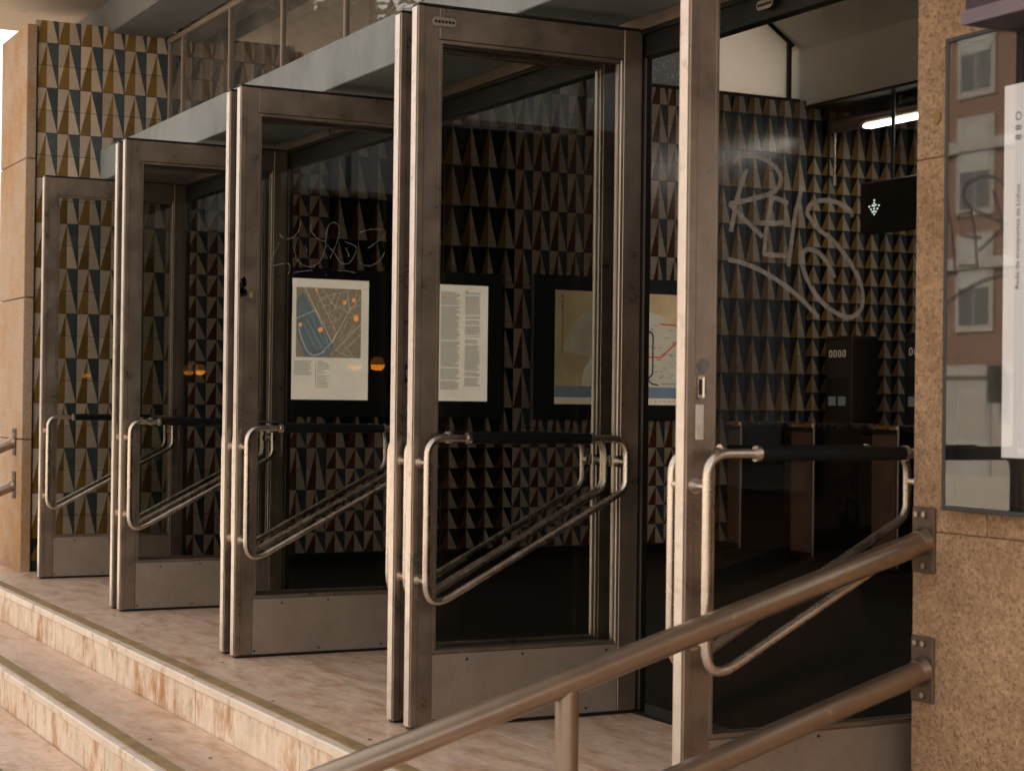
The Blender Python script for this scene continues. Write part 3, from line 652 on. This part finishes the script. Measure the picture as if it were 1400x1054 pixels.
for x0, lab in ((-5.77, 'tall dark validator column with lit digits left of the middle ticket gate'), (-4.83, 'tall dark validator column with lit digits half hidden by the stone pillar')):
    e = empty('validator', (x0, 5.2, 0), lab, 'validator', 'validator columns')
    box('housing', (0, .33, 0, .25, 0, 1.62), 'black', e, bev=.015, seg=2)
    box('screen_panel', (.03, .30, -.004, .002, 1.30, 1.58), 'board', e, bev=.002)
    bm = bmesh.new()
    for k in range(4):
        ring = fillet([(.075+k*.055-.015, -.006, 1.46), (.075+k*.055+.015, -.006, 1.46), (.075+k*.055+.015, -.006, 1.51), (.075+k*.055-.015, -.006, 1.51)], .014, 3, closed=True)
        tube(bm, ring, .0025, 5, closed=True)
    finish('digit', bm, 'led_amber', e)
    box('white_label', (.05, .14, -.006, -.004, 1.09, 1.16), 'label_white', e)
    box('white_label', (.17, .26, -.006, -.004, 1.09, 1.16), 'label_white', e)
e = empty('overhead_sign', (-5.05, 4.95, 2.34), 'black hanging sign box with a white dotted down arrow', 'sign')
box('sign_box', (0, 1.1, 0, .12, 0, .37), 'black', e, bev=.01)
bm = bmesh.new(); cx, cz = .17, .175
for dx, dz in [(0,.055),(0,.035),(0,.015),(0,-.005),(0,-.025),(0,-.045),(-.018,-.028),(.018,-.028),(-.036,-.008),(.036,-.008),(-.054,.014),(.054,.014),(-.018,.02),(.018,.02)]:
    bbox(bm, cx+dx-.006, cx+dx+.006, -.004, .001, cz+dz-.006, cz+dz+.006)
finish('arrow_light', bm, 'led', e)
for bx in (.3, .8):
    bm = bmesh.new(); cyl(bm, (bx, .06, .37), (bx, .06, 1.03), .015, 10); finish('hanger_rod', bm, 'black', e)
e = empty('tube_lamp', (XW+.06, 5.28, 3.25), 'long round fluorescent lamp housing lit from below, under the hall ceiling', 'lamp')
bm = bmesh.new(); cyl(bm, (0, 0, .0), (3.4, 0, .0), .058, 20); finish('housing', bm, 'alu', e, smooth=True)
bm = bmesh.new(); bbox(bm, .42, 3.0, -.05, .03, -.072, -.045, bev=.01, seg=2); finish('light_tube', bm, 'tube_light', e)
bm = bmesh.new(); cyl(bm, (.02, .0, -.46), (.02, 0, -.05), .011, 10); finish('conduit', bm, 'steel', e, smooth=True)
for bx in (.8, 2.4):
    bm = bmesh.new(); cyl(bm, (bx, 0, .05), (bx, 0, .13), .01, 8); finish('ceiling_rod', bm, 'steel', e)
e = empty('ceiling_grille', (XW+.1, 5.62, 3.37), 'slatted grille with pale slots on the rear ceiling above the tube lamp', 'grille')
for k, (a, b) in enumerate([(.05,.16), (.20,.25), (.30,.45), (.52,.85), (.95,1.3)]):
    box('slot', (a, b, 0, .05, -.006, .004), 'label_white', e)
struct('hall_column', (-2.9, -2.6, 7.6, 7.9, 0, 3.37), 'dkplaster')

e = empty('guessed_amber_beacon', (1.25, 1.06, 0), 'unseen small amber warning light on a thin post, guessed from glints in the door glass', 'warning light')  # unseen light, guessed and placed to give the amber reflections
bm = bmesh.new(); cyl(bm, (0,0,0), (0,0,1.27), .013, 10); cyl(bm, (0,0,0), (0,0,.012), .09, 18); finish('post', bm, 'black', e)
bm = bmesh.new(); tube(bm, [(0,0,1.272),(0,0,1.282),(0,0,1.298),(0,0,1.306)], [.022,.036,.045,.046], 18); finish('glow_bowl', bm, 'beacon_glow', e, smooth=True)
bm = bmesh.new(); tube(bm, [(0,0,1.307),(0,0,1.33),(0,0,1.35),(0,0,1.358)], [.045,.042,.03,.012], 18); finish('dome', bm, 'beacon_dome', e, smooth=True)

# ------------------------------------------------------------------ stone pillar with display cabinet
pil = empty('stone_pillar', (PILX, PILY, 0), 'broad rough orange brown stone pillar at the right edge', 'pillar')
box('pillar_core', (.012, 4.2, .045, .34, -.7, 3.395), 'grout', pil)
hz = [(-.70, -.10), (-.0985, .767), (.7685, 1.731), (1.7325, 2.66), (2.6615, 3.39)]
vx = {0: [0, .9, 1.8, 2.7, 4.2], 1: [0, 1.25, 2.2, 3.2, 4.2], 2: [0, .28, 1.25, 2.2, 3.2, 4.2], 3: [0, 1.02, 2.2, 3.2, 4.2], 4: [0, .6, 1.6, 2.6, 4.2]}
for i, (a, b) in enumerate(hz):
    for c, d in zip(vx[i], vx[i][1:]):
        bm = bmesh.new(); bbox(bm, c+.0015, d-.0015, 0, .042, a, b, bev=.004, seg=2); finish('stone_panel', bm, 'granite', pil)
    bm = bmesh.new(); bbox(bm, 0, .011, .046, .20, a, b, bev=.002); finish('stone_return', bm, 'granite', pil)
bm = bmesh.new(); rng = random.Random(9)
def blob(cx, cz, s, n=14):
    poly(bm, [(cx+math.cos(2*math.pi*k/n)*s*rng.uniform(.45,1.1), -.0045, cz+math.sin(2*math.pi*k/n)*s*rng.uniform(.6,1.15)) for k in range(n)])
blob(.083, 1.836, .021); blob(.116, 1.853, .006, 7); blob(.075, 1.80, .006, 7); blob(.02, 1.2, .006, 7); blob(.05,1.34,.005,7)
finish('tar_spot', bm, 'strip', pil)
bm = bmesh.new(); bbox(bm, -.016, -.004, .03, .05, .0, 3.39); finish('edge_trim', bm, 'alu', pil)
cab = empty('display_cabinet', (1.962, PILY-.004, .83), 'glass fronted notice cabinet on the stone pillar reflecting a pink house', 'display case')
cw, ch = 1.05, 1.186
bm = bmesh.new()
bbox(bm, 0, .012, -.05, 0, 0, ch, bev=.002); bbox(bm, cw-.012, cw, -.05, 0, 0, ch, bev=.002); bbox(bm, .0125, cw-.0125, -.05, 0, 0, .012, bev=.002); bbox(bm, .0125, cw-.0125, -.05, 0, ch-.012, ch, bev=.002)
finish('frame', bm, 'board', cab)
box('backing', (.013, cw-.013, -.012, -.003, .013, ch-.013), 'jamb', cab)
box('glass_front', (.0125, cw-.0125, -.047, -.043, .0125, ch-.0125), 'glass_cab', cab)
box('poster_sheet', (.180, .90, -.016, -.0125, .138, 1.043), 'paper', cab)
me = text_mesh('Rede de transportes de Lisboa', .0205)
me.materials.append(M['red_ink']); o = link('poster_text', me, cab); o.rotation_euler = (math.radians(90), math.radians(-90), 0); o.location = (.237, -.0175, .545)
me = text_mesh('8 8 O', .030); me.materials.append(M['violet_ink']); o = link('poster_symbol', me, cab); o.rotation_euler = (math.radians(90), math.radians(-90), 0); o.location = (.240, -.0175, .905)
sb = empty('sign_box', (2.17, -.40, 2.0), 'dark plum sign box with a lilac lower band above the notice cabinet', 'sign')
box('box_body', (0, 1.6, .006, .178, .0, .55), 'plum', sb, bev=.004)
box('lilac_band', (-.003, 1.603, -.003, .003, -.001, .034), 'lilac', sb, bev=.001)
box('lilac_band_return', (-.004, -.001, .004, .16, 0.001, .034), 'lilac', sb)

# ------------------------------------------------------------------ handrails
def handrail(x, y0, slope, zu, zl, length, label, post_s, zground, side=1):
    e = empty('handrail', (x, y0, 0), label, 'handrail', 'steel handrails down the steps')
    R_ = .031
    ends = []
    for zz, nm in ((zu, 'upper_rail'), (zl, 'lower_rail')):
        bm = bmesh.new(); p1 = (0, -length, zz-slope*length)
        tube(bm, [(0, -.002, zz), p1], R_, 24); finish(nm, bm, 'rail', e, smooth=True)
        bm = bmesh.new(); bbox(bm, -.052, .035, -.009, -.001, zz-.085, zz+.085, bev=.003); f = finish('wall_flange', bm, 'flange', e)
        for bx, s in ((0, -.066), (0, .066), (-.03, .066)):
            bm = bmesh.new(); cyl(bm, (bx, -.009, zz+s), (bx, -.016, zz+s), .008, 6); finish('bolt', bm, 'rail', f)
        bm = bmesh.new(); s1 = .06; tube(bm, [(0, -.010, zz), (0, -.03, zz-.006)], [R_+.006, R_+.001], 24); finish('weld_collar', bm, 'rail', e, smooth=True)
    for s in post_s:
        bm = bmesh.new(); tube(bm, [(0, -s, zground), (0, -s, zu-slope*s-.01)], .0275, 20); finish('post', bm, 'rail', e, smooth=True)
    for (s, zz) in ((.28, zu), (.62, zu), (.33, zl)):
        bm = bmesh.new(); a = math.radians(20)
        c = Vector((math.cos(a)*(R_-.003), -s, zz-slope*s+math.sin(a)*(R_-.003)))
        cyl(bm, c, c+Vector((math.cos(a)*.005, 0, math.sin(a)*.005)), .0065, 8); finish('rust_spot', bm, 'strip', e)
    return e
handrail(1.85, PILY, .287, .745, .412, 2.05, 'thick steel double handrail in the foreground fixed to the right stone pillar', (1.06,), -.175)
handrail(-6.02, -.885, .45, .80, .53, 1.35, 'far double handrail fixed to the left stone pier', (1.2,), -.35)

# ------------------------------------------------------------------ things seen in glass and windows
hs_ = empty('pink_house', (0, -27.5, 0), 'pink rendered house with pale blinds across the street, seen mirrored in the cabinet glass', 'house')
box('wall', (-44, -14, -6, 0, 1.9, 14.5), 'pink', hs_); box('ground_floor_wall', (-44, -14, -6, .02, STREET, 1.88), 'trim', hs_)
for z in (2.0, 4.62, 7.5, 10.4): box('string_course', (-44.05, -13.95, -.05, .12, z-.15, z+.12), 'trim', hs_)
box('cornice', (-44.2, -13.8, -6.1, .4, 14.5, 14.9), 'trim', hs_)
for k in range(9):
    xx = -42.3+k*3.25
    for z in (3.05, 5.9, 8.8, 11.7):
        f = box('window', (xx, xx+1.35, -.12, .05, z-.12, z+2.3), 'trim', hs_)
        box('blind', (xx+.15, xx+1.2, .051, .07, z+.95, z+2.1), 'blind', f); box('pane', (xx+.15, xx+.64, .051, .06, z+.05, z+.93), 'wglass', f); box('pane', (xx+.70, xx+1.2, .051, .06, z+.05, z+.93), 'wglass', f)
    if k % 2 == 0:
        f = box('door', (xx+.1, xx+1.3, -.1, .06, STREET, 1.55), 'blind', hs_); box('door_panel', (xx+.2, xx+1.2, .061, .08, .35, 1.4), 'trim', f)
bm = bmesh.new(); cyl(bm, (-27.6, .3, 1.2), (-27.6, .3, 2.1), .18, 12); fl = finish('wall_lamp', bm, 'board', hs_); 
nb = empty('bounce_house_row', (0, -27.5, 0), 'long pale house row across the street, added beside the pink house to bounce light', 'house')  # unseen row added to bounce light back at the entrance
box('wall', (-13.9, 34, -6, 0, STREET, 12), 'trim', nb)
for k in range(13):
    for z in (1.6, 5.2, 8.6): box('window', (-12+k*3.5, -10.8+k*3.5, -.1, .05, z, z+1.9), 'wglass', nb)
def tree(loc, h, cr, label, n, seed):
    rg = random.Random(seed); e = empty('tree', loc, label, 'tree', 'street trees'); bm = bmesh.new()
    tube(bm, [(0,0,-.1), (.05,.03,h*.35), (-.04,.05,h*.6), (0,0,h*.8)], [.16, .13, .09, .04], 10)
    for k in range(7):
        a = k*2.4; z = h*(.42+.05*k); tube(bm, [(0,0,z), (math.cos(a)*cr*.5, math.sin(a)*cr*.5, z+cr*.35), (math.cos(a)*cr*.85, math.sin(a)*cr*.85, z+cr*.7)], [.06,.04,.015], 6)
    finish('trunk', bm, 'bark', e)
    bm = bmesh.new(); cl_ = [(rg.gauss(0, cr*.45), rg.gauss(0, cr*.45), h*.72+rg.gauss(0, cr*.4)) for _ in range(26)]
    for k in range(n):
        c = rg.choice(cl_); p = Vector(c)+Vector((rg.gauss(0,.28), rg.gauss(0,.28), rg.gauss(0,.24)))
        a = Vector((rg.uniform(-1,1), rg.uniform(-1,1), rg.uniform(-.6,.6))).normalized(); b = a.orthogonal().normalized(); s = rg.uniform(.05,.1)
        poly(bm, [p-a*s, p+b*s*.45, p+a*s, p-b*s*.45])
    o = finish('crown', bm, 'leaf', e); o['kind'] = 'stuff'
tree((-9.0, 1.7, STREET), 6.4, 1.15, 'leafy street tree behind the side window left of the bright panes', 9000, 1)
tree((-30.5, 14.6, STREET), 5.2, 1.6, 'distant street tree whose crown peeks past the left stone pier', 5000, 2)
